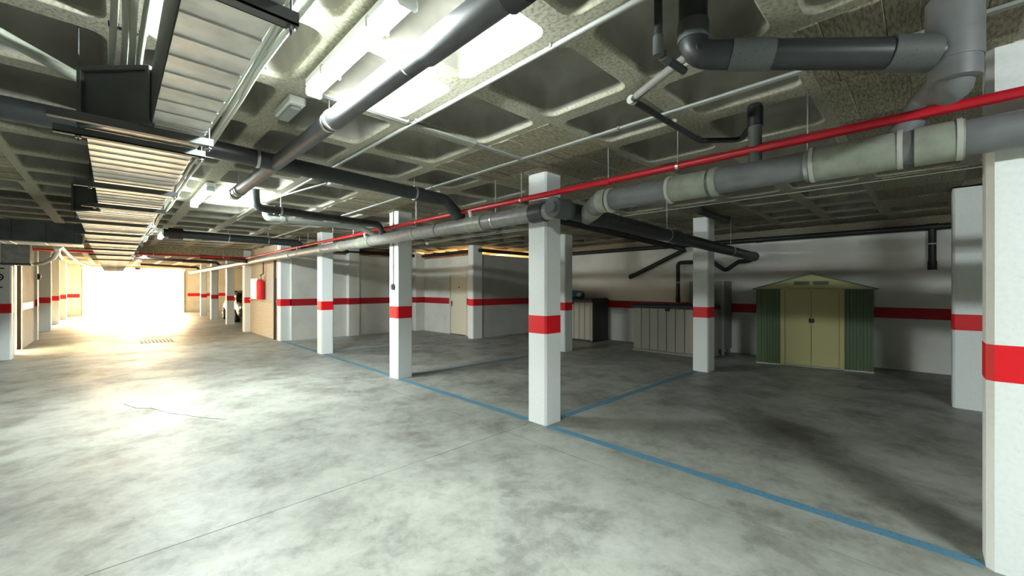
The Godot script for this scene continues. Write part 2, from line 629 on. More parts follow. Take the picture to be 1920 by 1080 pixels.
func build_walls() -> void:
	var e := 0.0015
	# long wall behind the bays
	var w := setting("wall_right")
	part("painted_face", mb().box(v3(BACK, 0, -10.2), v3(BACK + 0.2, 2.76, 8.2)), M.wall, w)
	part("raw_top", mb().box(v3(BACK + 0.004, 2.76, -10.2), v3(BACK + 0.2, 3.2, 8.2)), M.board_dark, w)
	band_box(w, v3(BACK - e, 1.005, -10.0), v3(BACK + 0.02, 1.215, 8.0))
	# cross wall behind the fourth bay
	w = setting("wall_bay_end")
	part("painted_face", mb().box(v3(8.40, 0, -10.2), v3(BACK, 2.68, -9.98)), M.wall_grey, w)
	band_box(w, v3(8.40, 1.035, -10.0), v3(BACK, 1.245, -9.98 + e))
	# wall with the cream door
	w = setting("wall_storage")
	part("painted_face", slab_wall([[-13.5, -11.62], [-10.72, -10.1]], 8.40, 8.60, 2.68), M.wall, w)
	part("painted_lintel", mb().box(v3(8.40, 2.04, -11.62), v3(8.60, 2.68, -10.72)), M.wall, w)
	band_box(w, v3(8.40 - e, 1.045, -13.5), v3(8.42, 1.255, -11.66))
	band_box(w, v3(8.40 - e, 1.045, -10.68), v3(8.42, 1.255, -10.1))
	var d := setting("door_1", v3(8.40, 0, -11.17))
	part("door_frame", frame_yz(8.385, 8.46, -11.66, -10.68, 2.08, 0.045), M.door, d)
	part("door_leaf", mb().box(v3(8.415, 0.02, -11.61), v3(8.46, 2.03, -10.73), 0.004), M.door, d)
	part("threshold", mb().box(v3(8.39, 0.0, -11.61), v3(8.47, 0.02, -10.73)), M.dark, d)
	var hb := mb().box(v3(8.405, 0.96, -11.56), v3(8.416, 1.16, -11.515), 0.003)
	hb.tube(bend([v3(8.41, 1.09, -11.54), v3(8.36, 1.09, -11.54), v3(8.36, 1.085, -11.42)], 0.015, 4), 0.010, 8)
	part("door_handle", hb, M.dark, d, "dark lever handle")
	part("peephole", mb().tube([v3(8.412, 1.62, -11.12), v3(8.418, 1.62, -11.12)], 0.03, 10), M.dark, d)
	# wall across the end of the bays
	w = setting("wall_bay_far")
	part("painted_face", mb().box(v3(3.87, 0, -13.7), v3(8.60, 2.70, -13.5)), M.wall, w)
	band_box(w, v3(3.87, 1.055, -13.6), v3(8.40, 1.265, -13.5 + e))
	part("pilaster", mb().box(v3(5.55, 0, -13.55), v3(5.92, CEIL, -13.33), 0.012), M.wall, w)
	band_box(w, v3(5.548, 1.055, -13.5), v3(5.922, 1.265, -13.33 + e))
	part("pilaster", mb().box(v3(8.02, 0, -13.5), v3(8.40, CEIL, -13.25), 0.012), M.wall, w)
	band_box(w, v3(8.018, 1.05, -13.48), v3(8.398, 1.26, -13.25 + e))
	# closing walls of the block behind the bays, up to the slab
	w = setting("wall_block_back")
	part("face", mb().box(v3(3.60, 0, -17.5), v3(BACK, CEIL + 0.2, -17.3)), M.wall, w)
	part("face", mb().box(v3(BACK, 0, GATE - 0.3), v3(BACK + 0.2, CEIL + 0.3, -10.2)), M.wall, w)
	# aisle wall past the bays: raw render with a ledge
	w = setting("wall_aisle_right")
	part("lower_face", mb().box(v3(3.58, 0, -17.3), v3(3.80, 1.16, -13.92)), M.render, w)
	part("ledge", mb().box(v3(3.545, 1.16, -17.3), v3(3.80, 1.21, -13.92), 0.006), M.render, w)
	part("upper_face", mb().box(v3(3.60, 1.21, -17.3), v3(3.80, CEIL + 0.2, -13.92)), M.render, w)
	# far bays on the right
	w = setting("wall_far_right")
	part("face", mb().box(v3(9.0, 0, GATE), v3(9.2, CEIL + 0.2, -17.5)), M.wall, w)
	band_box(w, v3(9.0 - e, 1.05, GATE), v3(9.02, 1.26, -17.5), M.red)
	# gate wall
	w = setting("wall_gate")
	part("face", mb().box(v3(3.32, 0, GATE - 0.3), v3(BACK, CEIL + 0.3, GATE)), M.wall, w)
	part("face", mb().box(v3(-2.3, 0, GATE - 0.3), v3(-1.27, CEIL + 0.3, GATE)), M.wall, w)
	part("lintel", mb().box(v3(-1.27, 2.86, GATE - 0.3), v3(3.32, CEIL + 0.3, GATE)), M.wall, w)
	band_box(w, v3(3.50, 1.05, GATE - 0.01), v3(9.0, 1.26, GATE + e), M.red)
	band_box(w, v3(-2.0, 1.05, GATE - 0.01), v3(-1.36, 1.26, GATE + e), M.red)
	part("downstand", mb().box(v3(-1.65, 2.66, -17.75), v3(3.58, CEIL + 0.02, -17.45), 0.01), M.board, w)
	# left side of the aisle
	w = setting("wall_left")
	part("face", mb().box(v3(-6.6, 0, -14.6), v3(-1.93, CEIL + 0.2, -14.32)), M.wall_grey, w)
	part("aisle_face", slab_wall([[-19.0, -16.45], [-15.35, -14.6]], -1.95, -1.70, 2.96), M.wall, w)
	part("aisle_head", mb().box(v3(-1.95, 2.36, -16.45), v3(-1.70, CEIL + 0.1, -15.35)), M.wall, w)
	part("aisle_back", mb().box(v3(-2.06, 0, GATE), v3(-1.99, CEIL + 0.2, -19.0)), M.wall, w)
	part("plate", mb().box(v3(-1.70, 1.02, -18.5), v3(-1.685, 1.20, -16.6), 0.004), M.plastic_white, w)
	w = setting("wall_outer_left")
	part("face", mb().box(v3(-6.8, 0, -14.4), v3(-6.6, CEIL + 0.3, 8.2)), M.wall_grey, w)
	w = setting("wall_rear")
	part("face", mb().box(v3(-6.8, 0, 8.0), v3(11.2, CEIL + 0.3, 8.2)), M.wall_grey, w)

func slab_wall(runs: Array, x0: float, x1: float, h: float) -> MB:
	var m := mb()
	for r in runs:
		m.box(v3(x0, 0, r[0]), v3(x1, h, r[1]))
	return m

func frame_yz(x0: float, x1: float, z0: float, z1: float, h: float, w: float) -> MB:
	return mb().box(v3(x0, 0, z0), v3(x1, h, z0 + w), 0.004).box(v3(x0, 0, z1 - w), v3(x1, h, z1), 0.004).box(v3(x0, h - w, z0), v3(x1, h, z1), 0.004)

# ---- pillars
func pillar(x0: float, x1: float, z0: float, z1: float, b0: float, b1: float, label: String, top := CEIL) -> Node3D:
	var p := thing("concrete_pillar", label, "pillar", v3((x0 + x1) / 2, 0, (z0 + z1) / 2))
	var c := 0.03 if z0 == 0.25 else 0.022
	part("shaft", octo(x0, x1, z0, z1, 0.0, top + 0.03, c), M.white, p)
	var e := 0.0015
	part("red_band", octo(x0 - e, x1 + e, z0 - e, z1 + e, b0, b1, c), M.red, p, "red painted band")
	return p

func octo(x0: float, x1: float, z0: float, z1: float, y0: float, y1: float, c: float) -> MB:
	var poly := [Vector2(x0 + c, z0), Vector2(x1 - c, z0), Vector2(x1, z0 + c), Vector2(x1, z1 - c), Vector2(x1 - c, z1), Vector2(x0 + c, z1), Vector2(x0, z1 - c), Vector2(x0, z0 + c)]
	return mb().slab(poly, v3(0, y0, 0), Vector3.RIGHT, Vector3.BACK, v3(0, y1 - y0, 0))

func build_pillars() -> void:
	var x0 := AISLE
	var x1 := AISLE + 0.29
	pillar(3.54, 3.80, 0.25, 0.56, 1.075, 1.28, "large white pillar with a red band, cut off by the right edge of the picture")
	pillar(x0, x1, -3.36, -3.07, 1.065, 1.275, "white pillar with a red band in the middle of the picture where two blue lines meet")
	var p := pillar(x0 - 0.02, x1 - 0.01, -6.77, -6.47, 1.065, 1.275, "white pillar with a round grey switch and a thin conduit on its left face")
	var sw := thing("wall_switch", "round grey switch at the foot of a conduit on the pillar left of centre", "switch", v3(x0 - 0.02, 1.62, -6.60))
	part("housing", mb().tube([v3(x0 - 0.02, 1.62, -6.60), v3(x0 - 0.055, 1.62, -6.60)], 0.055, 16), M.black, sw)
	part("button", mb().tube([v3(x0 - 0.055, 1.62, -6.60), v3(x0 - 0.065, 1.62, -6.60)], 0.03, 14), M.channel, sw)
	part("conduit", mb().tube([v3(x0 - 0.032, 1.67, -6.60), v3(x0 - 0.032, CEIL, -6.60)], 0.011, 8), M.conduit, sw)
	pillar(x0 + 0.01, x1 + 0.01, -10.49, -10.19, 1.065, 1.275, "white pillar with a red band, third from the middle one towards the bright gateway")
	pillar(x0 + 0.01, x1 + 0.04, -13.90, -13.60, 1.055, 1.265, "white corner pillar where the rendered aisle wall meets the bay end wall")
	pillar(8.02, 8.36, -3.15, -2.86, 1.035, 1.235, "greyish white pillar in the bays in front of the tall grey locker")
	pillar(8.05, 8.38, -6.60, -6.30, 1.035, 1.235, "white pillar half hidden behind the middle pillar, beside the dark lidded storage box")
	pillar(8.06, 8.46, -10.20, -9.94, 1.04, 1.25, "white pillar standing right beside the cream door")
	pillar(8.02, 8.40, 0.27, 0.66, 1.04, 1.25, "shaded grey white pillar just left of the large right-hand pillar", 2.90)
	# far right row
	pillar(3.40, 3.66, -17.64, -17.32, 1.05, 1.26, "far pillar at the end of the rendered aisle wall, left of the white wall cabinet")
	pillar(3.53, 3.82, -21.6, -21.3, 1.05, 1.26, "far right pillar standing before the front of the parked dark car")
	pillar(3.55, 3.86, -25.7, -25.4, 1.05, 1.26, "far right pillar just left of the car's front wheel")
	pillar(3.60, 3.89, -29.5, -29.2, 1.05, 1.26, "farthest right pillar, nearest the gateway")
	# left row
	pillar(-2.0, -1.62, -14.62, -14.3, 1.04, 1.25, "grey pillar at the left edge with dark painted lettering on it")
	pillar(-1.98, -1.65, -19.33, -19.0, 1.04, 1.25, "left pillar just behind the bright side doorway")
	pillar(-1.97, -1.65, -23.1, -22.8, 1.04, 1.25, "second left pillar after the bright side doorway")
	pillar(-1.97, -1.69, -27.1, -26.8, 1.04, 1.25, "third left pillar after the bright side doorway")
	pillar(-1.97, -1.71, -31.2, -30.9, 1.04, 1.25, "farthest left pillar, beside the gateway")

# ---- lamps
func lamp(x: float, z0: float, z1: float, y: float, label: String, power: float, tilt := 0.93, r := 0.05) -> void:
	var o := thing("fluorescent_lamp", label, "lamp", v3(x, y, (z0 + z1) / 2))
	part("housing", mb().box(v3(x - r, y + 0.025, z1), v3(x + r, y + 0.085, z0), 0.012), M.lamp, o)
	var g := mb()
	var rings := []
	for k in 2:
		var z := z0 - 0.03 if k == 0 else z1 + 0.03
		var ring := []
		for s in 13:
			var a := PI + PI * s / 12.0
			ring.append(v3(x + cos(a) * r * 0.94, y + 0.025 + sin(a) * r * 0.95, z))
		rings.append(ring)
	g.grid(rings, false)
	g.fan(rings[0], Vector3.BACK)
	g.fan(rings[1], Vector3.FORWARD)
	g.quad_out(rings[0][0], rings[0][12], rings[1][12], rings[1][0], rings[0][6])
	part("diffuser", g, M.glow, o, "glowing white tube cover")
	for z: float in [z0, z1 + 0.03]:
		part("end_cap", mb().box(v3(x - r, y - 0.03, z - 0.03), v3(x + r, y + 0.03, z), 0.012), M.lamp, o)
	for s: float in [-0.3, 0.3]:
		var zz := (z0 + z1) / 2 + s
		for side: float in [-1.0, 1.0]:
			part("clip", mb().box(v3(x + side * (r + 0.004) - 0.005, y, zz - 0.012), v3(x + side * (r + 0.004) + 0.005, y + 0.05, zz + 0.012), 0.002), M.steel, o)
	# the three faces of the cover: underside and both flanks
	for k: float in [-1.0, 0.0, 1.0]:
		var l := AreaLight3D.new()
		l.name = "tube_light"
		l.light_color = Color(0.955, 1.0, 0.99)
		l.light_energy = power * (0.20 if k == 0.0 else 0.36)
		l.area_size = Vector2(1.4 * r, z0 - z1 - 0.06)
		l.area_range = 40.0
		l.area_attenuation = 2.0
		l.shadow_enabled = true
		o.add_child(l, true)
		var d := v3(sin(k * tilt), -cos(k * tilt), 0)
		l.position = d * (r + 0.012) + v3(0, 0.02, 0)
		l.basis = Basis(Vector3.BACK.cross(-d), Vector3.BACK, -d)

func build_lamps() -> void:
	lamp(0.925, -1.58, -2.78, 2.86, "nearest fluorescent lamp, glowing beside the thick grey ceiling pipe", 13.0)
	lamp(0.885, -6.35, -7.85, 2.86, "second fluorescent lamp along the aisle, past the crossing black pipe", 24.0, 1.0)
	lamp(0.85, -12.4, -13.6, 2.86, "third fluorescent lamp along the aisle, over the red cross pipe", 10.0, 1.2)
	lamp(0.9, -21.0, -22.2, 2.86, "fourth fluorescent lamp, beyond the concrete downstand beam", 4.0)
	lamp(0.9, -25.0, -26.2, 2.86, "fifth fluorescent lamp, nearest the gateway", 4.0)
	lamp(0.925, 3.4, 2.2, 2.86, "fluorescent lamp behind the viewer, first of the aisle", 19.0)
	var e := thing("emergency_light", "small white emergency light box on the ceiling at the end of the nearest lamp", "emergency light", v3(0.93, CEIL, -3.28))
	part("housing", mb().box(v3(0.875, 2.90, -3.46), v3(0.985, CEIL, -3.10), 0.008), M.plastic_white, e)
	part("diffuser", mb().box(v3(0.89, 2.875, -3.44), v3(0.97, 2.905, -3.14), 0.012), M.conduit, e)

# ---- the duct
func taper(z: float) -> float:
	return 0.26 if z == -2.8 else (0.2 if z == -6.3 else 0.0)

func duct_left(z: float) -> float:
	if z > -2.8:
		return 0.14
	if z > -3.06:
		return lerpf(0.14, -0.11, (-2.8 - z) / 0.26)
	if z > -6.3:
		return -0.11
	if z > -6.5:
		return lerpf(-0.11, -0.30, (-6.3 - z) / 0.2)
	return -0.33

func build_duct() -> void:
	var o := thing("ventilation_duct", "long sheet metal air duct running down the aisle ceiling to the gateway", "duct", v3(0.2, 2.45, -8.0))
	var runs := [[0.14, 0.37, 1.8, -2.8], [-0.11, 0.37, -2.8, -6.3], [-0.30, 0.37, -6.3, -9.0], [-0.33, 0.37, -9.0, -29.0]]
	var yb := 2.455
	var yt := 2.72
	var panels := {}
	var far_low := mb()
	for r in runs:
		var ztap: float = r[2] - taper(r[2])
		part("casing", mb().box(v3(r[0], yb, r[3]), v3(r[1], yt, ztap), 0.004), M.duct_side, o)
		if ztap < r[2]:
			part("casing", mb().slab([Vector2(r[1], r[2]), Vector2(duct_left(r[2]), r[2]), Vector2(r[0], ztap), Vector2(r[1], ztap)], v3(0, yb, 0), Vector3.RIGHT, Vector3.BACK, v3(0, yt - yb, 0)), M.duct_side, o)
		var z: float = r[2]
		while z > r[3] + 0.02:
			var nz := maxf(z - 0.162, r[3])
			var m := mb()
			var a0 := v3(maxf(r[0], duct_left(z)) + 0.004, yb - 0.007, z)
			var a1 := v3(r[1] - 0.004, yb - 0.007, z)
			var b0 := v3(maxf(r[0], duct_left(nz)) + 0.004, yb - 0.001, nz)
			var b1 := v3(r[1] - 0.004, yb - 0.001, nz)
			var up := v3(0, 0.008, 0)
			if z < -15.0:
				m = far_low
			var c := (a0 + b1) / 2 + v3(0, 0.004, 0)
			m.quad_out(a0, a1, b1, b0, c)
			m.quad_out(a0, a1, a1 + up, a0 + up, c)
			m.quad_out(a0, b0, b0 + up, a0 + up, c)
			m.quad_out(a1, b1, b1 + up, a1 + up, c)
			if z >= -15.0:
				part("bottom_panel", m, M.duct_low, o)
			z = nz
	part("upper_casing", mb().box(v3(-0.09, yt - 0.01, -29.0), v3(0.35, 2.955, -4.46), 0.004), M.duct_side, o)
	part("far_panels", far_low, M.duct_low, o).set_meta("kind", "stuff")
	# step faces with their flanges
	for s in [[-0.11, 0.14, -2.8, 0.26], [-0.30, -0.11, -6.3, 0.2]]:
		var from := v3(s[1], 0, s[2])
		var run := v3(s[0], 0, s[2] - s[3]) - from
		var w := run.length()
		var f := mb()
		f.t = Transform3D(Basis(run.normalized(), Vector3.UP, run.normalized().cross(Vector3.UP)), from)
		if f.t.basis.z.z < 0.0:
			f.t.basis.z = -f.t.basis.z
		var pl := mb()
		pl.t = f.t
		for u: float in [0.0, w]:
			f.box(v3(u - 0.012, yb - 0.02, -0.01), v3(u + 0.012, yt + 0.02, 0.025), 0.003)
		f.box(v3(0, yt - 0.004, -0.01), v3(w, yt + 0.022, 0.025), 0.003)
		f.box(v3(0, yb - 0.02, -0.01), v3(w, yb + 0.006, 0.025), 0.003)
		part("flange", f, M.channel, o)
		pl.box(v3(0.012, yb, 0), v3(w * 0.42, yt, 0.010)).box(v3(w * 0.42, yb, 0), v3(w - 0.012, yt, 0.006))
		part("step_plate", pl, M.duct_side, o)
	# side branch
	var b := thing("branch_duct", "grey rectangular branch duct crossing to the left wall below the ceiling", "duct", v3(-2.5, 2.26, -9.2))
	var xs := [-0.33, -0.42, -0.70, -1.02, -1.12, -2.0, -3.0, -4.2, -6.6]
	for k in xs.size() - 1:
		part("section", mb().box(v3(xs[k + 1], 2.275, -9.55), v3(xs[k], 2.565, -9.0 - 0.004 * (k % 2)), 0.004), M.duct_side, b)
		part("bottom_panel", mb().box(v3(xs[k + 1], 2.255, -9.56), v3(xs[k] - 0.006, 2.276, -8.99), 0.004), M.duct_low, b)
	var dr := thing("drop_duct", "short vertical grey duct hanging below the branch duct at the left", "duct", v3(-1.2, 2.0, -11.0))
	part("casing", mb().box(v3(-1.36, 2.02, -11.3), v3(-1.04, 2.62, -11.0), 0.006), M.galv, dr)
	part("rim", mb().box(v3(-1.375, 2.0, -11.315), v3(-1.025, 2.03, -10.985), 0.004), M.channel, dr)
	var swag := thing("flexible_hose", "white hoses drooping in a swag under the branch duct", "hose", v3(-0.64, 2.2, -9.9))
	for pts in [[v3(-0.64, 2.27, -9.9), v3(-0.66, 2.25, -10.3), v3(-0.78, 2.15, -11.2), v3(-0.97, 2.10, -12.2), v3(-1.33, 2.11, -14.1)], [v3(-0.66, 2.27, -9.9), v3(-0.70, 2.22, -10.8), v3(-0.76, 2.20, -12.4)], [v3(-0.62, 2.29, -9.9), v3(-0.64, 2.27, -12.0), v3(-0.66, 2.29, -16.0), v3(-0.66, 2.40, -21.0), v3(-0.66, 2.5, -26.0)]]:
		part("hose", mb().tube(bend(pts, 1.2, 8), 0.035, 10), M.plastic_white, swag)
	# hangers
	var hz := [-1.36, -2.84, -3.12, -4.62, -5.75, -7.25, -8.75, -10.4, -12.2, -14.2, -16.6]
	for k in hz.size():
		var x0 := 0.0 if hz[k] > -2.82 else (-0.22 if hz[k] > -6.3 else -0.42)
		var h := thing("duct_hanger", "steel hanger channel under the duct, number %s from the viewer" % ["one", "two", "three", "four", "five", "six", "seven", "eight", "nine", "ten", "eleven"][k], "hanger", v3(0.1, 2.40, hz[k]), "duct hangers")
		var c := mb().box(v3(x0, 2.40, hz[k] - 0.022), v3(0.405, 2.406, hz[k] + 0.022))
		c.box(v3(x0, 2.40, hz[k] - 0.022), v3(0.405, 2.44, hz[k] - 0.017)).box(v3(x0, 2.40, hz[k] + 0.017), v3(0.405, 2.44, hz[k] + 0.022))
		part("channel", c, M.channel, h)
		for x: float in [x0 + 0.09, 0.388]:
			if x < 0.3 and hz[k] > -3.3 and k != 2:
				continue
			part("threaded_rod", mb().tube([v3(x, 2.375, hz[k]), v3(x, CEIL + 0.2, hz[k])], 0.004, 6), M.channel, h)
			part("nut", mb().tube([v3(x, 2.388, hz[k]), v3(x, 2.40, hz[k])], 0.013, 6), M.steel, h)

# ---- pipes
# runs: couplings [[point, direction, half length, radius, material]], hangers [point, drop point y]
func pipe(called: String, label: String, pts: Array, r: float, m: Material, br: float, couplings := [], hangers := [], category := "pipe") -> Node3D:
	var o := thing(called, label, category, pts[0])
	part("tube", mb().tube(bend(pts, br), r, 20), m, o)
	for c in couplings:
		var d: Vector3 = (c[1] as Vector3).normalized()
		var p: Vector3 = c[0]
		var hl: float = c[2]
		var cr: float = c[3]
		part("coupling", mb().tube([p - d * hl, p - d * (hl - 0.006), p + d * (hl - 0.006), p + d * hl], [cr * 0.985, cr, cr, cr * 0.985], 20), c[4], o)
	for h in hangers:
		hanger(o, h, r, (pts[-1] - pts[0]).normalized())
	return o

func hanger(o: Node3D, p: Vector3, r: float, d: Vector3) -> void:
	part("clamp", mb().tube([p - d * 0.012, p + d * 0.012], r + 0.006, 18), M.steel, o)
	var m := mb().tube([p + v3(0, r, 0), v3(p.x, CEIL + 0.22, p.z)], 0.005, 6)
	part("hanger_rod", m, M.steel, o)

func build_pipes() -> void:
	var X := Vector3.RIGHT
	var Z := Vector3.BACK
	# red sprinkler main
	var red := pipe("sprinkler_pipe", "long thin red sprinkler pipe crossing the whole picture under the ceiling", [v3(3.38, 2.62, 3.0), v3(3.38, 2.625, -3.4), v3(3.38, 2.65, -12.0), v3(3.38, 2.66, -16.9)], 0.030, M.red_pipe, 0.1)
	part("coupling", mb().tube([v3(3.38, 2.62, -2.10), v3(3.38, 2.62, -2.20)], 0.035, 16), M.red_pipe, red)
	part("coupling", mb().tube([v3(3.38, 2.64, -9.35), v3(3.38, 2.64, -9.45)], 0.034, 16), M.red_pipe, red)
	for z: float in [0.9, -1.45, -2.12, -3.28, -5.56, -7.9, -10.5, -13.2]:
		hanger(red, v3(3.38, 2.62 + 0.0025 * maxf(0, -z - 3.0), z), 0.026, Z)
	pipe("sprinkler_branch", "red sprinkler pipe crossing the aisle before the concrete downstand", [v3(-1.6, 2.64, -16.9), v3(3.38, 2.66, -16.9)], 0.03, M.red_pipe, 0.1, [], [v3(0.9, 2.65, -16.9), v3(2.7, 2.656, -16.9)])
	# sewer main
	var s := pipe("sewer_pipe", "long light grey drain pipe running from the middle pillar to the gateway", [v3(3.4, 2.44, -2.78), v3(3.4, 2.445, -4.0), v3(3.4, 2.51, -14.0), v3(3.42, 2.56, -32.0)], 0.095, M.pvc_mid, 0.2, [[v3(3.4, 2.44, -3.02), Z, 0.10, 0.108, M.black], [v3(3.4, 2.446, -4.12), Z, 0.17, 0.107, M.pvc_light], [v3(3.4, 2.455, -5.0), Z, 0.02, 0.103, M.pvc], [v3(3.4, 2.465, -7.4), Z, 0.25, 0.106, M.pvc_light], [v3(3.4, 2.47, -8.5), Z, 0.06, 0.106, M.pvc_light], [v3(3.4, 2.48, -9.6), Z, 0.10, 0.106, M.pvc_light], [v3(3.4, 2.495, -12.0), Z, 0.12, 0.106, M.pvc_light]])
	for z: float in [-3.75, -5.62, -9.0, -11.2, -13.0, -15.5]:
		hanger(s, v3(3.4, 2.445 + maxf(0.0, -z - 4.0) * 0.0065, z), 0.096, Z)
	for k: float in [-4.2, -7.3]:
		part("inlet", mb().tube([v3(3.4, 2.46, k), v3(3.3, 2.60, k + 0.06)], 0.022, 10), M.plastic_white, s)
	var big := pipe("drain_pipe", "thick dark grey drain pipe with pale couplings crossing in front of the right-hand pillar", [v3(3.4, 2.43, 3.0), v3(3.4, 2.445, -2.22), v3(3.86, 2.425, -2.70)], 0.098, M.pvc, 0.12, [[v3(3.4, 2.444, -2.18), Z, 0.045, 0.112, M.pvc_light], [v3(3.4, 2.44, -1.36), Z, 0.15, 0.106, M.pvc_light], [v3(3.4, 2.44, -1.16), Z, 0.025, 0.113, M.pvc_light], [v3(3.4, 2.435, -0.32), Z, 0.22, 0.112, M.pvc_light], [v3(3.4, 2.435, 0.06), Z, 0.10, 0.112, M.pvc_light], [v3(3.62, 2.435, -2.45), v3(0.46, -0.02, -0.48), 0.13, 0.106, M.pvc_light]])
	for p: float in [-2.10, -1.52, -0.53, -0.10, 0.14]:
		part("strap", mb().tube([v3(3.4, 2.437, p - 0.012), v3(3.4, 2.437, p + 0.012)], 0.117, 20), M.glue, big)
	for z: float in [-0.56, 0.9]:
		hanger(big, v3(3.4, 2.436, z), 0.10, Z)
	part("riser", mb().tube([v3(3.4, 2.5, -0.88), v3(3.4, 3.15, -0.88)], 0.045, 16), M.dust, big, "short vertical riser up into the ceiling")
	part("riser_socket", mb().tube([v3(3.4, 2.80, -0.88), v3(3.4, 2.94, -0.88)], 0.052, 16), M.black_deep, big)
	# black collector through the bays
	var x0 := 3.30
	var cr := pipe("collector_pipe", "long dark grey pipe sloping from the middle pillar across the bays to the back wall", [v3(x0, 2.455, -2.74), v3(10.55, 2.32, -2.74)], 0.095, M.black, 0.1, [[v3(3.42, 2.453, -2.74), X, 0.13, 0.11, M.dust], [v3(3.30, 2.455, -2.74), X, 0.04, 0.06, M.dust], [v3(4.05, 2.442, -2.74), X, 0.16, 0.108, M.black], [v3(6.35, 2.40, -2.74), X, 0.05, 0.104, M.black], [v3(10.45, 2.325, -2.74), X, 0.08, 0.106, M.black]])
	hanger(cr, v3(6.0, 2.405, -2.74), 0.096, X)
	hanger(cr, v3(8.9, 2.355, -2.74), 0.096, X)
	pipe("trap_pipe", "black pipe with an S-shaped trap on the back wall behind the grey white pillar", [v3(10.6, 2.30, -2.74), v3(10.74, 2.25, -2.9), v3(10.74, 2.24, -3.12), v3(10.74, 2.03, -3.42), v3(10.74, 2.27, -3.76), v3(10.74, 2.275, -4.6), v3(10.74, 1.22, -4.6)], 0.05, M.black_deep, 0.10, [[v3(10.74, 1.75, -4.6), Vector3.UP, 0.012, 0.054, M.glue], [v3(10.74, 1.30, -4.6), Vector3.UP, 0.06, 0.06, M.black_deep]])
	pipe("waste_pipe", "thin black pipe behind the long sloping one, crossing the bays", [v3(4.0, 2.67, -3.95), v3(10.8, 2.64, -4.5)], 0.06, M.black_deep, 0.1, [[v3(7.4, 2.655, -4.22), v3(1, 0, -0.08), 0.05, 0.068, M.black_deep]])
	pipe("diagonal_pipe", "black pipe running diagonally down the back wall above the lidded boxes", [v3(10.84, 2.62, -4.45), v3(10.84, 1.91, -6.08)], 0.055, M.black_deep, 0.1, [[v3(10.84, 1.95, -6.0), v3(0, -0.71, -1.63), 0.07, 0.064, M.black_deep]])
	pipe("wall_pipe", "black pipe along the top of the back wall above the garden shed", [v3(10.85, 2.735, -9.9), v3(10.85, 2.735, 6.0)], 0.055, M.black_deep, 0.1, [[v3(10.85, 2.735, -2.72), Z, 0.07, 0.065, M.black_deep], [v3(10.85, 2.735, 0.11), Z, 0.09, 0.066, M.black_deep]])
	pipe("stub_pipe", "short black pipe hanging down the back wall right of the garden shed", [v3(10.85, 2.72, 0.11), v3(10.85, 1.95, 0.11)], 0.055, M.black_deep, 0.1, [[v3(10.85, 2.42, 0.11), Vector3.UP, 0.012, 0.06, M.glue], [v3(10.85, 2.02, 0.11), Vector3.UP, 0.08, 0.065, M.black_deep]])
	pipe("end_wall_pipe", "black pipe along the top of the bay end walls above the cream door", [v3(10.9, 2.80, -9.88), v3(8.32, 2.80, -9.88), v3(8.32, 2.80, -13.38), v3(3.9, 2.80, -13.38)], 0.06, M.black_deep, 0.1)
	pipe("high_pipe", "dark pipe crossing over the head of the pillar by the locker", [v3(6.9, 3.0, -2.62), v3(6.95, 2.88, -2.62), v3(8.30, 2.875, -2.62), v3(8.32, 3.02, -2.62)], 0.06, M.black, 0.08)
	# pipes over the aisle
	var gp := pipe("ceiling_pipe", "thick glossy grey pipe beside the nearest lamp, running along the ceiling", [v3(1.135, 2.78, 2.0), v3(1.09, 2.78, -6.1)], 0.062, M.pvc_dark, 0.1, [[v3(1.128, 2.78, -1.12), Z, 0.05, 0.078, M.black], [v3(1.12, 2.78, -1.45), Z, 0.30, 0.068, M.pvc_dark], [v3(1.105, 2.78, -2.4), Z, 0.50, 0.068, M.pvc_dark], [v3(1.09, 2.78, -5.75), Z, 0.02, 0.07, M.pvc_mid], [v3(1.09, 2.78, -6.05), Z, 0.05, 0.07, M.pvc_mid]])
	part("rim", mb().tube([v3(1.10, 2.78, -2.90), v3(1.10, 2.78, -2.925)], 0.072, 20), M.glue, gp)
	hanger(gp, v3(1.10, 2.78, -2.98), 0.062, Z)
	hanger(gp, v3(1.09, 2.78, -5.85), 0.062, Z)
	var ba := pipe("cross_pipe", "thick black pipe crossing the aisle above the duct towards the middle pillar", [v3(-6.0, 2.75, -4.1), v3(0.6, 2.80, -4.30), v3(3.12, 2.768, -4.46), v3(3.42, 2.56, -4.48)], 0.078, M.black, 0.12, [[v3(2.72, 2.773, -4.43), v3(1, 0, -0.06), 0.06, 0.085, M.black]])
	hanger(ba, v3(2.66, 2.775, -4.425), 0.08, X)
	hanger(ba, v3(0.95, 2.795, -4.32), 0.08, X)
	var bb := pipe("elbow_pipe", "black pipe dropping from the ceiling and turning right past the second lamp", [v3(1.40, 3.15, -6.5), v3(1.40, 2.71, -6.45), v3(3.3, 2.70, -6.64), v3(3.4, 2.5, -6.66)], 0.056, M.black, 0.10, [[v3(1.66, 2.708, -6.48), X, 0.03, 0.064, M.black], [v3(2.62, 2.70, -6.57), X, 0.03, 0.062, M.black]])
	hanger(bb, v3(1.72, 2.708, -6.485), 0.057, X)
	pipe("pale_pipe", "pale bluish grey pipe below the black elbow pipe", [v3(1.62, 2.85, -6.9), v3(1.62, 2.64, -6.88), v3(3.1, 2.66, -6.95), v3(3.4, 2.55, -6.95)], 0.045, M.conduit, 0.08, [[v3(1.85, 2.645, -6.89), X, 0.03, 0.052, M.conduit]])
	pipe("far_cross_pipe", "black pipe crossing the aisle before the third lamp", [v3(0.75, 2.76, -11.2), v3(3.42, 2.745, -11.25), v3(3.42, 2.55, -11.25)], 0.085, M.black, 0.1, [[v3(0.95, 2.76, -11.2), X, 0.12, 0.12, M.brown]], [v3(1.9, 2.755, -11.22), v3(2.7, 2.75, -11.23)])
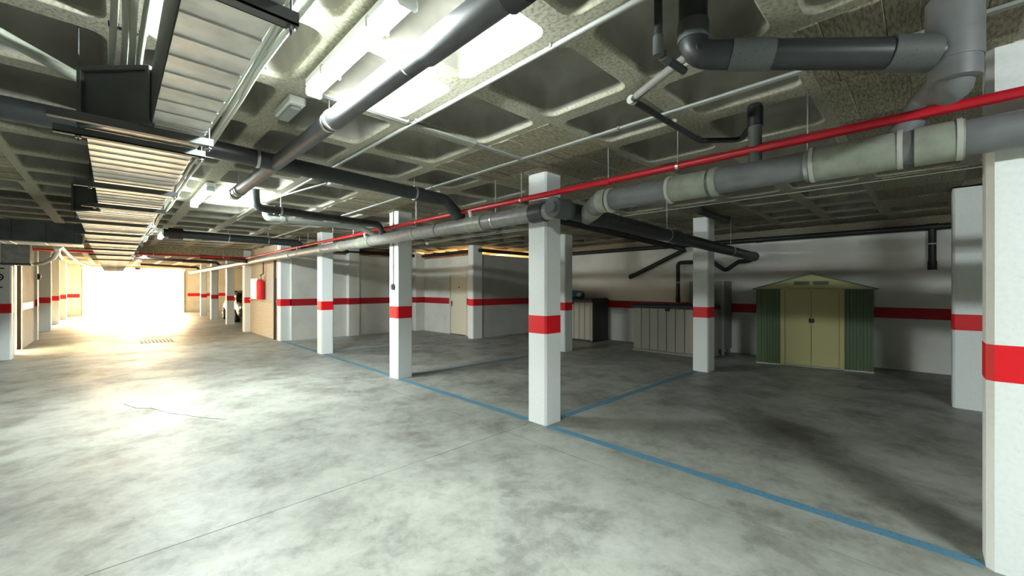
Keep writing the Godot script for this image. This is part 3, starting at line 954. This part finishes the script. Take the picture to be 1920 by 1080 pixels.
	pipe("short_elbow_pipe", "dark pipe with a bend joining the drain pipe at the concrete downstand", [v3(2.1, 2.66, -17.2), v3(2.75, 2.64, -17.2), v3(3.3, 2.52, -16.4)], 0.07, M.brown, 0.1)
	for k in 2:
		pipe("gate_pipe", ["brown pipe crossing the aisle beyond the downstand, nearer the viewer", "brown pipe crossing the aisle just before the gateway"][k], [v3(0.6 + 0.4 * k, 2.80, -22.0 - 6.0 * k), v3(3.3, 2.74, -22.2 - 6.0 * k), v3(3.42, 2.6, -22.2 - 6.0 * k)], 0.06, M.brown, 0.1)
	# the assembly in the upper right corner
	var ap := pipe("soil_pipe", "thick dark elbow pipe at the top right, from the ceiling across to a tee", [v3(2.264, 3.2, -0.887), v3(2.264, 2.875, -0.887), v3(2.81, 2.70, 0.10)], 0.073, M.black, 0.11, [[v3(2.264, 3.0, -0.887), Vector3.UP, 0.05, 0.08, M.dust], [v3(2.40, 2.831, -0.64), v3(0.546, -0.175, 0.987), 0.10, 0.08, M.dust], [v3(2.73, 2.726, -0.045), v3(0.546, -0.175, 0.987), 0.09, 0.083, M.dust], [v3(2.81, 2.86, 0.10), Vector3.UP, 0.20, 0.098, M.pvc], [v3(2.81, 2.69, 0.10), Vector3.UP, 0.12, 0.092, M.pvc]])
	part("stack", mb().tube([v3(2.81, 3.2, 0.10), v3(2.81, 2.60, 0.10)], 0.09, 20), M.pvc, ap)
	part("lower_bend", mb().tube(bend([v3(2.81, 2.64, 0.10), v3(2.84, 2.56, 0.10), v3(3.02, 2.60, 0.09), v3(3.2, 2.70, 0.065), v3(3.43, 2.73, 0.02), v3(3.46, 2.48, -0.14)], 0.09), 0.07, 20), M.pvc, ap)
	var sp := pipe("small_pipe", "thin black pipe dropping beside the thick elbow at the top of the picture", [v3(2.01, 3.2, -0.964), v3(2.01, 2.816, -0.964), v3(2.25, 2.80, -0.93)], 0.021, M.black, 0.04, [[v3(2.01, 2.85, -0.964), Vector3.UP, 0.05, 0.027, M.dust], [v3(2.07, 2.812, -0.955), X, 0.03, 0.027, M.dust]])
	part("stub", mb().tube([v3(2.58, 3.05, -0.83), v3(2.58, 3.16, -0.83)], 0.045, 14), M.dust, sp)
	pipe("rib_pipe", "thin pipe bent in a zigzag across the ceiling ribs to the short riser", [v3(2.22, 2.885, -0.83), v3(2.52, 2.88, -1.395), v3(3.62, 2.875, -1.36), v3(3.84, 2.87, -1.10), v3(3.46, 2.86, -0.9)], 0.022, M.black, 0.07, [[v3(2.36, 2.883, -1.10), v3(0.3, 0, -0.565), 0.28, 0.024, M.pvc_mid], [v3(2.52, 2.88, -1.395), X, 0.02, 0.03, M.glue]])
	pipe("sloping_pipe", "pale grey pipe sloping in from the left edge to the duct", [v3(-2.2, 2.9, -2.0), v3(-0.60, 2.86, -2.95), v3(-0.13, 2.80, -3.40)], 0.03, M.pvc_light, 0.1)
	pipe("down_pipe", "dark brown downpipe at the corner of the rendered aisle wall", [v3(3.53, 0.02, -13.95), v3(3.53, 2.46, -13.95)], 0.035, M.brown, 0.1)

func conduit(label: String, pts: Array, twin: float, dir: Vector3, clips: Array, r := 0.011) -> void:
	var o := thing("conduit", label, "conduit", pts[0])
	part("tube", mb().tube(bend(pts, 0.06), r, 8), M.conduit, o)
	if twin > 0.0:
		part("tube", mb().tube(bend(pts.map(func(p): return p + dir * twin), 0.06), r, 8), M.conduit, o)
	for c: Vector3 in clips:
		var d := dir.cross(Vector3.UP)
		var e := dir.abs() * (twin / 2 + 0.02) + d.abs() * 0.010 + v3(0, 0.012, 0)
		var cc := c + dir * twin / 2
		part("clip", mb().box(cc - e, cc + e, 0.003), M.steel, o)

func build_conduits() -> void:
	var X := Vector3.RIGHT
	var Z := Vector3.BACK
	var y := 2.945
	conduit("white conduit running along a ceiling rib from the emergency light towards the middle pillar", [v3(0.96, y, -2.95), v3(3.0, y, -2.95)], 0.026, Z, [v3(1.70, y, -2.95), v3(2.4, y, -2.95)])
	conduit("straight white conduit along the ceiling rib between the thick grey pipe and the middle pillar", [v3(1.74, y - 0.005, 2.5), v3(1.74, y - 0.005, -9.5)], 0.0, X, [v3(1.74, y, -0.6), v3(1.74, y, -1.45), v3(1.74, y, -2.85), v3(1.74, y, -4.4)], 0.014)
	conduit("pair of white conduits along the ceiling passing just in front of the pillars", [v3(3.03, y, 2.5), v3(3.03, y, -13.0)], 0.028, X, [v3(3.03, y, -0.5), v3(3.03, y, -1.8), v3(3.03, y, -2.98), v3(3.03, y, -4.6), v3(3.03, y, -7.5)])
	conduit("thin white wire-like conduit on the ceiling above the bays, ending in a round knob", [v3(6.86, y - 0.005, 2.0), v3(6.72, y - 0.005, -10.4)], 0.0, X, [v3(6.80, y, -4.0)], 0.008)
	var k := thing("smoke_detector", "small round white fitting on the ceiling at the end of the bay conduit", "detector", v3(6.72, CEIL, -10.45))
	part("body", mb().tube([v3(6.72, CEIL, -10.45), v3(6.72, CEIL - 0.04, -10.45), v3(6.72, CEIL - 0.06, -10.45)], [0.05, 0.05, 0.03], 12), M.plastic_white, k)
	conduit("short bent conduit ending in a flat box past the crossing black pipe", [v3(1.95, y, -5.35), v3(1.80, y - 0.02, -6.0), v3(1.62, y - 0.02, -7.2), v3(1.66, y - 0.02, -9.0)], 0.0, X, [v3(1.66, y, -7.4)], 0.014)
	var jb := thing("junction_box", "flat grey junction box on the ceiling past the crossing black pipe", "junction box", v3(2.02, CEIL, -5.3))
	part("body", mb().box(v3(1.95, 2.92, -5.36), v3(2.12, CEIL, -5.24), 0.008), M.plastic_white, jb)
	part("lid", mb().box(v3(1.96, 2.912, -5.35), v3(2.11, 2.922, -5.25), 0.004), M.conduit, jb)
	# cables on the right edge of the duct
	var ord := ["first", "second", "third", "fourth"]
	for c in 4:
		var x := 0.455 + c * 0.037
		var pts := []
		var z := 2.0
		while z > -14.0:
			pts.append(v3(x + 0.010 * sin(z * 1.9 + c) + rng.randf_range(-0.006, 0.006), 2.755 + 0.012 * sin(z * 1.3 + c * 2.0), z))
			z -= 0.45
		var o := thing("cable_conduit", "pale conduit along the right side of the duct, %s from the duct" % ord[c], "conduit", pts[0], "conduits right of the duct")
		part("tube", mb().tube(pts, 0.0145, 8), M.cable, o)
		for zz: float in [-0.4, -2.45, -4.55, -7.1]:
			part("saddle", mb().box(v3(x - 0.018, 2.765, zz - 0.012), v3(x + 0.018, 2.785, zz + 0.012), 0.003), M.steel, o)
	for c in 4:
		var x := 0.0 + c * 0.035
		var pts := []
		var z := 2.0
		while z > -3.3:
			pts.append(v3(x + 0.008 * sin(z * 2.3 + c * 1.7), 2.80 + 0.02 * sin(z * 1.7 + c), z))
			z -= 0.3
		var o := thing("cable_conduit", "pale conduit left of the duct above the dark step plate, %s from the left" % ord[c], "conduit", pts[0], "conduits left of the duct")
		part("tube", mb().tube(pts, 0.0135, 8), M.cable, o)
		part("saddle", mb().box(v3(x - 0.017, 2.815, -2.66), v3(x + 0.017, 2.835, -2.63), 0.003), M.channel, o)

# ---- things in the bays
func build_bay_things() -> void:
	# garden shed
	var s := thing("garden_shed", "green and cream metal garden shed with double doors against the back wall", "shed", v3(9.82, 0, -2.52))
	s.rotation.y = atan2(0.36, 1.87)     # local +z runs along the front from left to right, +x into the wall
	var W := 1.90
	var D := 0.74
	var H := 1.58
	var P := func(called: String, b: MB, m: Material, label := "") -> MeshInstance3D:
		return put(called, b.mesh(), m, s, Vector3.ZERO, label)
	var ribbed := func(z0: float, z1: float) -> MB:
		var b := mb().box(v3(0.012, 0.03, z0), v3(0.03, H, z1))
		var n := int((z1 - z0) / 0.085)
		for k in n:
			var z := z0 + (k + 0.5) * (z1 - z0) / n
			b.box(v3(0.0, 0.03, z - 0.026), v3(0.02, H, z + 0.026), 0.007)
		return b
	P.call("front_panel", ribbed.call(0.02, 0.43), M.shed_green, "green ribbed panel")
	P.call("front_panel", ribbed.call(1.47, 1.88), M.shed_green, "green ribbed panel")
	for z: float in [0.43, 1.39]:
		P.call("door_post", mb().box(v3(-0.015, 0.02, z), v3(0.03, H, z + 0.08), 0.006), M.shed_cream)
	for k in 2:
		var z := 0.51 + k * 0.44
		var d: MeshInstance3D = P.call("door", mb().box(v3(0.0, 0.03, z + 0.003), v3(0.025, H - 0.03, z + 0.437), 0.004), M.shed_cream, "cream sliding door")
		put("handle", mb().box(v3(-0.02, 0.90, 0.955 + (-0.045 if k == 0 else 0.008)), v3(0.004, 0.985, 0.955 + (-0.008 if k == 0 else 0.04)), 0.006).mesh(), M.dark, d, Vector3.ZERO, "black handle")
	P.call("latch", mb().box(v3(-0.012, 0.85, 0.935), v3(0.004, 0.875, 0.962), 0.004), M.steel)
	var gable := mb().slab([Vector2(-0.04, H), Vector2(W + 0.04, H), Vector2(W / 2 + 0.03, 1.87), Vector2(W / 2 - 0.03, 1.87)], v3(-0.005, 0, 0), Vector3.BACK, Vector3.UP, v3(0.03, 0, 0))
	P.call("gable", gable, M.shed_cream, "cream gable")
	for k in 2:
		P.call("vent", mb().box(v3(-0.014, 1.665, 0.665 + k * 0.31), v3(0.0, 1.735, 0.665 + k * 0.31 + 0.25), 0.004), M.shed_green)
	P.call("head_rail", mb().box(v3(-0.018, H - 0.03, 0.43), v3(0.02, H + 0.012, 1.47), 0.005), M.shed_cream)
	for k in 2:
		var a := v3(-0.05, H - 0.01, -0.06) if k == 0 else v3(-0.05, H - 0.01, W + 0.06)
		var b := v3(-0.05, 1.885, W / 2)
		var q := mb()
		var dx := v3(D + 0.1, 0, 0)
		var up := v3(0, 0.02, 0)
		var c := (a + b + dx) / 2
		q.quad_out(a + up, b + up, b + up + dx, a + up + dx, c)
		q.quad_out(a, b, b + dx, a + dx, c + up)
		q.quad_out(a, b, b + up, a + up, c)
		q.quad_out(a + dx, b + dx, b + up + dx, a + up + dx, c)
		q.quad_out(a, a + dx, a + dx + up, a + up, c)
		P.call("roof_sheet", q, M.shed_green)
	P.call("side_wall", mb().box(v3(0.02, 0.02, 0.0), v3(D, H, 0.025)), M.shed_green)
	P.call("side_wall", mb().box(v3(0.02, 0.02, W - 0.025), v3(D, H, W)), M.shed_green)
	P.call("back_wall", mb().box(v3(D - 0.03, 0.02, 0.02), v3(D, H, W - 0.02)), M.shed_green)
	P.call("base_rail", mb().box(v3(-0.02, 0.0, 0.0), v3(0.03, 0.025, 0.44)).box(v3(-0.02, 0.0, 1.46), v3(0.03, 0.025, W)).box(v3(0.03, 0.0, 0.0), v3(D, 0.02, W)), M.glue)
	# tall locker
	var l := thing("tall_locker", "tall narrow grey cabinet on feet between a pillar and the garden shed", "cabinet", v3(10.36, 0, -3.75))
	part("body", mb().box(v3(10.36, 0.12, -4.15), v3(10.90, 1.765, -3.33), 0.008), M.locker, l)
	part("door", mb().box(v3(10.345, 0.14, -3.73), v3(10.36, 1.75, -3.39), 0.004), M.locker, l)
	part("door", mb().box(v3(10.345, 0.14, -4.13), v3(10.36, 1.75, -3.74), 0.004), M.locker, l)
	part("edge_trim", mb().box(v3(10.335, 0.0, -3.385), v3(10.37, 1.765, -3.33), 0.004), M.conduit, l)
	for p: Vector2 in [Vector2(10.38, -4.10), Vector2(10.86, -4.10), Vector2(10.86, -3.38)]:
		part("foot", mb().box(v3(p.x - 0.025, 0, p.y - 0.025), v3(p.x + 0.025, 0.13, p.y + 0.025), 0.004), M.locker, l)
	# storage boxes
	chest("beige slatted storage chest with a dark lid, left of the grey white pillar", 9.56, 10.31, -5.27, -3.42, 1.20, true)
	chest("dark lidded storage chest carrying a blue sack, beside the half hidden pillar", 10.02, 10.90, -8.30, -6.82, 1.27, false)
	var b := thing("blue_sack", "crumpled blue sack lying on the far dark lidded chest", "sack", v3(10.45, 1.32, -7.70))
	var rings := []
	for k in 9:
		var f := k / 8.0
		var ring := []
		for a in 20:
			var an := -TAU * a / 20
			var rr := (0.30 * sqrt(maxf(0.0, 1.0 - pow(2.0 * f - 0.85, 2.0) * 0.6))) * (1.0 + 0.10 * sin(an * 3 + f * 4) + 0.05 * sin(an * 7 - f * 9)) * (0.35 if k == 8 else 1.0)
			ring.append(v3(10.42 + cos(an) * rr, 1.29 + f * 0.24, -7.75 + sin(an) * rr * 1.1))
		rings.append(ring)
	var bag := mb().grid(rings)
	bag.fan(rings[8], Vector3.UP)
	part("bag", bag, M.sack, b)
	part("neck", mb().tube([v3(10.2, 1.38, -7.45), v3(10.12, 1.40, -7.38)], [0.05, 0.07], 10), M.cable, b)

func chest(label: String, x0: float, x1: float, z0: float, z1: float, h: float, slats: bool) -> void:
	var o := thing("storage_chest", label, "chest", v3(x0, 0, (z0 + z1) / 2))
	part("body", mb().box(v3(x0 + 0.03, 0.03, z0 + 0.02), v3(x1, h - 0.08, z1 - 0.02), 0.01), M.box_beige if slats else M.box_dark, o)
	var n := 8 if slats else 7
	for k in n:
		var a := z0 + 0.02 + k * (z1 - z0 - 0.10) / n
		part("slat", mb().box(v3(x0, 0.06, a + 0.006), v3(x0 + 0.035, h - 0.10, a + (z1 - z0 - 0.10) / n - 0.006), 0.008), M.box_beige, o)
	part("corner_post", mb().box(v3(x0 - 0.008, 0.03, z1 - 0.075), v3(x0 + 0.05, h - 0.09, z1 - 0.005), 0.01), M.box_beige, o)
	part("plinth", mb().box(v3(x0 - 0.02, 0.0, z0), v3(x1, 0.05, z1), 0.008), M.box_beige if slats else M.box_dark, o)
	part("lid", mb().box(v3(x0 - 0.04, h - 0.10, z0 - 0.02), v3(x1 + 0.0, h - 0.01, z1 + 0.02), 0.02), M.box_dark, o, "dark lid")
	part("lid_rim", mb().box(v3(x0 - 0.015, h - 0.015, z0 + 0.02), v3(x1 - 0.03, h + 0.012, z1 - 0.02), 0.012), M.box_dark, o)
	part("hasp", mb().box(v3(x0 - 0.05, h - 0.16, (z0 + z1) / 2 - 0.05), v3(x0 + 0.01, h - 0.07, (z0 + z1) / 2 + 0.05), 0.012), M.dark, o)

# ---- far things
func build_far_things() -> void:
	# crumbling clay courses on top of the storage walls, lit from the room behind
	var c := thing("clay_course", "rough orange strip of clay blocks filling the gap above the cream door wall", "brickwork", v3(8.5, 2.68, -11.8))
	var z := -13.25
	while z < -10.2:
		var w := rng.randf_range(0.22, 0.34)
		var hgt := rng.randf_range(0.07, 0.14)
		part("clay_block", mb().box(v3(8.43 + rng.randf_range(0, 0.03), 2.68, z), v3(8.56, 2.68 + hgt, minf(z + w, -10.2)), 0.018), M.clay, c)
		z += w + 0.01
	var lb := thing("storage_bulb", "bare warm bulb hanging in the storage room behind the cream door wall", "bulb", v3(9.6, 2.6, -12.0))
	var gm: StandardMaterial3D = M.glow.duplicate()
	gm.emission = Color(1.0, 0.8, 0.55)
	gm.emission_energy_multiplier = 10.0
	part("glass", mb().tube([v3(9.6, 2.66, -12.0), v3(9.6, 2.62, -12.0), v3(9.6, 2.57, -12.0), v3(9.6, 2.54, -12.0)], [0.015, 0.03, 0.032, 0.012], 12), gm, lb)
	part("cord", mb().tube([v3(9.6, 2.66, -12.0), v3(9.6, CEIL, -12.0)], 0.006, 6), M.dark, lb)
	var om := OmniLight3D.new()
	om.name = "bulb_light"
	om.light_color = Color(1.0, 0.78, 0.5)
	om.light_energy = 3.0
	om.light_size = 0.03
	om.omni_range = 20.0
	om.omni_attenuation = 2.0
	om.shadow_enabled = true
	lb.add_child(om)
	om.position = v3(0, -0.01, 0)
	# fire post on the rendered wall
	var f := thing("fire_extinguisher", "red cylinder standing on the ledge of the rendered aisle wall", "extinguisher", v3(3.45, 1.21, -15.35))
	part("cylinder", mb().tube([v3(3.46, 1.22, -15.35), v3(3.46, 1.25, -15.35), v3(3.46, 1.80, -15.35), v3(3.46, 1.87, -15.35), v3(3.46, 1.90, -15.35)], [0.10, 0.115, 0.115, 0.08, 0.03], 18), M.red, f)
	part("feed_pipe", mb().tube(bend([v3(3.46, 1.88, -15.35), v3(3.46, 2.02, -15.35), v3(3.50, 2.06, -15.15), v3(3.50, 2.46, -15.15)], 0.05), 0.02, 10), M.brown, f)
	part("valve", mb().tube([v3(3.46, 1.88, -15.35), v3(3.46, 2.0, -15.35)], 0.05, 12), M.render, f)
	var cab := thing("white_cabinet", "white wall cabinet left of the red cylinder on the rendered wall", "cabinet", v3(3.5, 1.21, -16.2))
	part("body", mb().box(v3(3.46, 1.215, -16.62), v3(3.597, 1.93, -15.72), 0.01), M.plastic_white, cab)
	part("door", mb().box(v3(3.448, 1.235, -16.60), v3(3.462, 1.91, -15.74), 0.004), M.plastic_white, cab)
	var pn := thing("grey_panel", "flat grey panel right of the red cylinder on the rendered wall", "panel", v3(3.59, 1.21, -14.4))
	part("sheet", mb().box(v3(3.582, 1.215, -14.88), v3(3.598, 1.89, -14.03), 0.004), M.wall_grey, pn)
	part("border", mb().box(v3(3.58, 1.87, -14.89), v3(3.599, 1.90, -14.02), 0.003).box(v3(3.58, 1.212, -14.89), v3(3.599, 1.235, -14.02), 0.003), M.wall_grey, pn)
	# roller gate frame
	var gf := thing("roller_gate", "white frame with curved door tracks around the bright gateway", "gate", v3(1.0, 0, GATE))
	for x: float in [-1.27, 3.32]:
		part("track", mb().tube(bend([v3(x, 0, GATE + 0.10), v3(x, 2.70, GATE + 0.10), v3(x, 2.84, GATE + 0.9)], 0.25), 0.035, 8), M.conduit, gf)
		part("jamb", mb().box(v3(x - 0.05, 0, GATE), v3(x + 0.05, 2.86, GATE + 0.07), 0.01), M.wall, gf)
	part("head_rail", mb().box(v3(-1.27, 2.80, GATE), v3(3.32, 2.88, GATE + 0.07), 0.01), M.wall, gf)
	part("motor", mb().box(v3(0.95, 2.72, GATE + 0.08), v3(1.2, 2.84, GATE + 0.35), 0.02), M.brown, gf)
	# side doorway, left
	var d := setting("door_2", v3(-1.70, 0, -15.9))
	part("door_frame", frame_yz(-1.78, -1.685, -16.5, -15.3, 2.40, 0.05), M.plastic_white, d)
	part("door_leaf", mb().box(v3(-3.0, 0.02, -15.33), v3(-1.95, 2.34, -15.29), 0.005), M.plastic_white, d)
	part("door_handle", mb().tube(bend([v3(-2.85, 1.05, -15.33), v3(-2.85, 1.05, -15.39), v3(-2.73, 1.05, -15.39)], 0.02, 4), 0.012, 8), M.dark, d)
	# small boxes on the left pillars
	var sb := thing("call_box", "small dark round box on the left pillar behind the bright doorway", "switch", v3(-1.63, 1.95, -19.2))
	part("body", mb().tube([v3(-1.65, 1.95, -19.1), v3(-1.60, 1.95, -19.1)], 0.09, 12), M.dark, sb)
	part("cap", mb().tube([v3(-1.60, 1.95, -19.1), v3(-1.585, 1.95, -19.1)], 0.05, 12), M.channel, sb)
	# painted marks on the first left pillar
	var mk := thing("painted_notice", "dark stencilled notice on the grey pillar at the left edge", "notice", v3(-1.78, 1.85, -14.3))
	part("letter_bar", mb().box(v3(-1.95, 2.02, -14.3), v3(-1.72, 2.05, -14.297)), M.dark, mk)
	part("letter_bar", mb().box(v3(-1.95, 1.60, -14.3), v3(-1.74, 1.63, -14.297)), M.dark, mk)
	var ring := mb()
	for k in 24:
		var a := TAU * k / 24
		var a2 := TAU * (k + 1) / 24
		var o := v3(-1.81, 1.84, -14.297)
		ring.quad_out(o + v3(cos(a), sin(a), 0) * 0.06, o + v3(cos(a), sin(a), 0) * 0.085, o + v3(cos(a2), sin(a2), 0) * 0.085, o + v3(cos(a2), sin(a2), 0) * 0.06, o - Z3)
	ring.box(v3(-1.86, 1.825, -14.3), v3(-1.76, 1.85, -14.297))
	part("emblem", ring, M.dark, mk)
	car()

const Z3 := Vector3(0, 0, 1)

func car() -> void:
	# parked along the aisle, nose towards the viewer
	var o := thing("parked_car", "dark parked car behind the far right pillars, nose towards the viewer", "car", v3(5.0, 0, -23.6))
	var cx := 4.95
	var zf := -21.75
	var L := 4.3
	# side profile: [distance from the nose, lower y, upper y, half width low, half width high]
	var prof := [[0.0, 0.34, 0.62, 0.62, 0.58], [0.06, 0.26, 0.72, 0.80, 0.70], [0.35, 0.22, 0.84, 0.87, 0.76], [1.0, 0.21, 0.95, 0.89, 0.80], [1.35, 0.21, 0.99, 0.89, 0.82], [2.4, 0.21, 0.99, 0.90, 0.83], [3.6, 0.22, 1.00, 0.89, 0.82], [4.1, 0.25, 0.98, 0.86, 0.76], [4.26, 0.34, 0.90, 0.78, 0.68], [4.3, 0.42, 0.80, 0.66, 0.6]]
	var rings := []
	for p in prof:
		var z: float = zf - p[0]
		var mid: float = lerpf(p[1], p[2], 0.55)
		rings.append([v3(cx - p[3] * 0.94, p[1], z), v3(cx - p[3], lerpf(p[1], p[2], 0.25), z), v3(cx - p[3], mid, z), v3(cx - p[4], p[2] - 0.03, z), v3(cx - p[4] * 0.9, p[2], z), v3(cx, p[2] + 0.02, z), v3(cx + p[4] * 0.9, p[2], z), v3(cx + p[4], p[2] - 0.03, z), v3(cx + p[3], mid, z), v3(cx + p[3], lerpf(p[1], p[2], 0.25), z), v3(cx + p[3] * 0.94, p[1], z)])
	var b := mb().grid(rings)
	b.fan(rings[0], Vector3.BACK)
	b.fan(rings[-1], Vector3.FORWARD)
	part("body", b, M.car, o)
	var cab := []
	for p in [[1.05, 0.98, 0.76], [1.75, 1.40, 0.60], [2.1, 1.47, 0.57], [3.0, 1.47, 0.57], [3.6, 1.36, 0.60], [4.05, 0.98, 0.74]]:
		var z: float = zf - p[0]
		var h: float = p[1]
		cab.append([v3(cx - 0.80, 0.96, z), v3(cx - lerpf(0.80, p[2], 0.5), lerpf(0.96, h, 0.5), z), v3(cx - p[2], h - 0.02, z), v3(cx, h + 0.02, z), v3(cx + p[2], h - 0.02, z), v3(cx + lerpf(0.80, p[2], 0.5), lerpf(0.96, h, 0.5), z), v3(cx + 0.80, 0.96, z)])
	part("cabin", mb().grid(cab), M.glass_dark, o, "dark glazed cabin")
	var rf := []
	for p in [[1.72, 1.40], [2.1, 1.485], [3.0, 1.485], [3.62, 1.37]]:
		rf.append([v3(cx - 0.60, p[1] - 0.02, zf - p[0]), v3(cx, p[1] + 0.03, zf - p[0]), v3(cx + 0.60, p[1] - 0.02, zf - p[0])])
	part("roof", mb().grid(rf, false), M.car, o)
	for s: float in [-1.0, 1.0]:
		for d: float in [0.85, 3.45]:
			var w := part("wheel", mb().tube([v3(cx + s * 0.72, 0.31, zf - d), v3(cx + s * 0.74, 0.31, zf - d), v3(cx + s * 0.90, 0.31, zf - d), v3(cx + s * 0.92, 0.31, zf - d)], [0.29, 0.31, 0.31, 0.28], 24), M.rubber, o)
			var rim := mb()
			for k in 5:
				var a := TAU * k / 5
				rim.tube([v3(cx + s * 0.925, 0.31, zf - d), v3(cx + s * 0.93, 0.31 + cos(a) * 0.19, zf - d + sin(a) * 0.19)], 0.025, 6)
			for k in 20:
				var a := TAU * k / 20
				var a2 := TAU * (k + 1) / 20
				rim.tube([v3(cx + s * 0.925, 0.31 + cos(a) * 0.2, zf - d + sin(a) * 0.2), v3(cx + s * 0.925, 0.31 + cos(a2) * 0.2, zf - d + sin(a2) * 0.2)], 0.02, 6)
			part("rim", rim, M.alloy, w)
		part("headlight", mb().box(v3(cx + s * 0.68 - 0.15, 0.64, zf - 0.16), v3(cx + s * 0.68 + 0.13, 0.78, zf + 0.0), 0.03), M.alloy, o)
		part("mirror", mb().box(v3(cx + s * 0.98 - 0.09, 0.97, zf - 1.45), v3(cx + s * 0.98 + 0.07, 1.09, zf - 1.36), 0.03), M.car, o)
	part("grille", mb().box(v3(cx - 0.45, 0.52, zf - 0.04), v3(cx + 0.45, 0.64, zf + 0.015), 0.01), M.alloy, o)
	part("bumper", mb().box(v3(cx - 0.78, 0.28, zf - 0.14), v3(cx + 0.78, 0.46, zf + 0.03), 0.03), M.rubber, o)
	part("licence_plate", mb().box(v3(cx - 0.26, 0.40, zf + 0.02), v3(cx + 0.26, 0.51, zf + 0.035), 0.004), M.plastic_white, o)
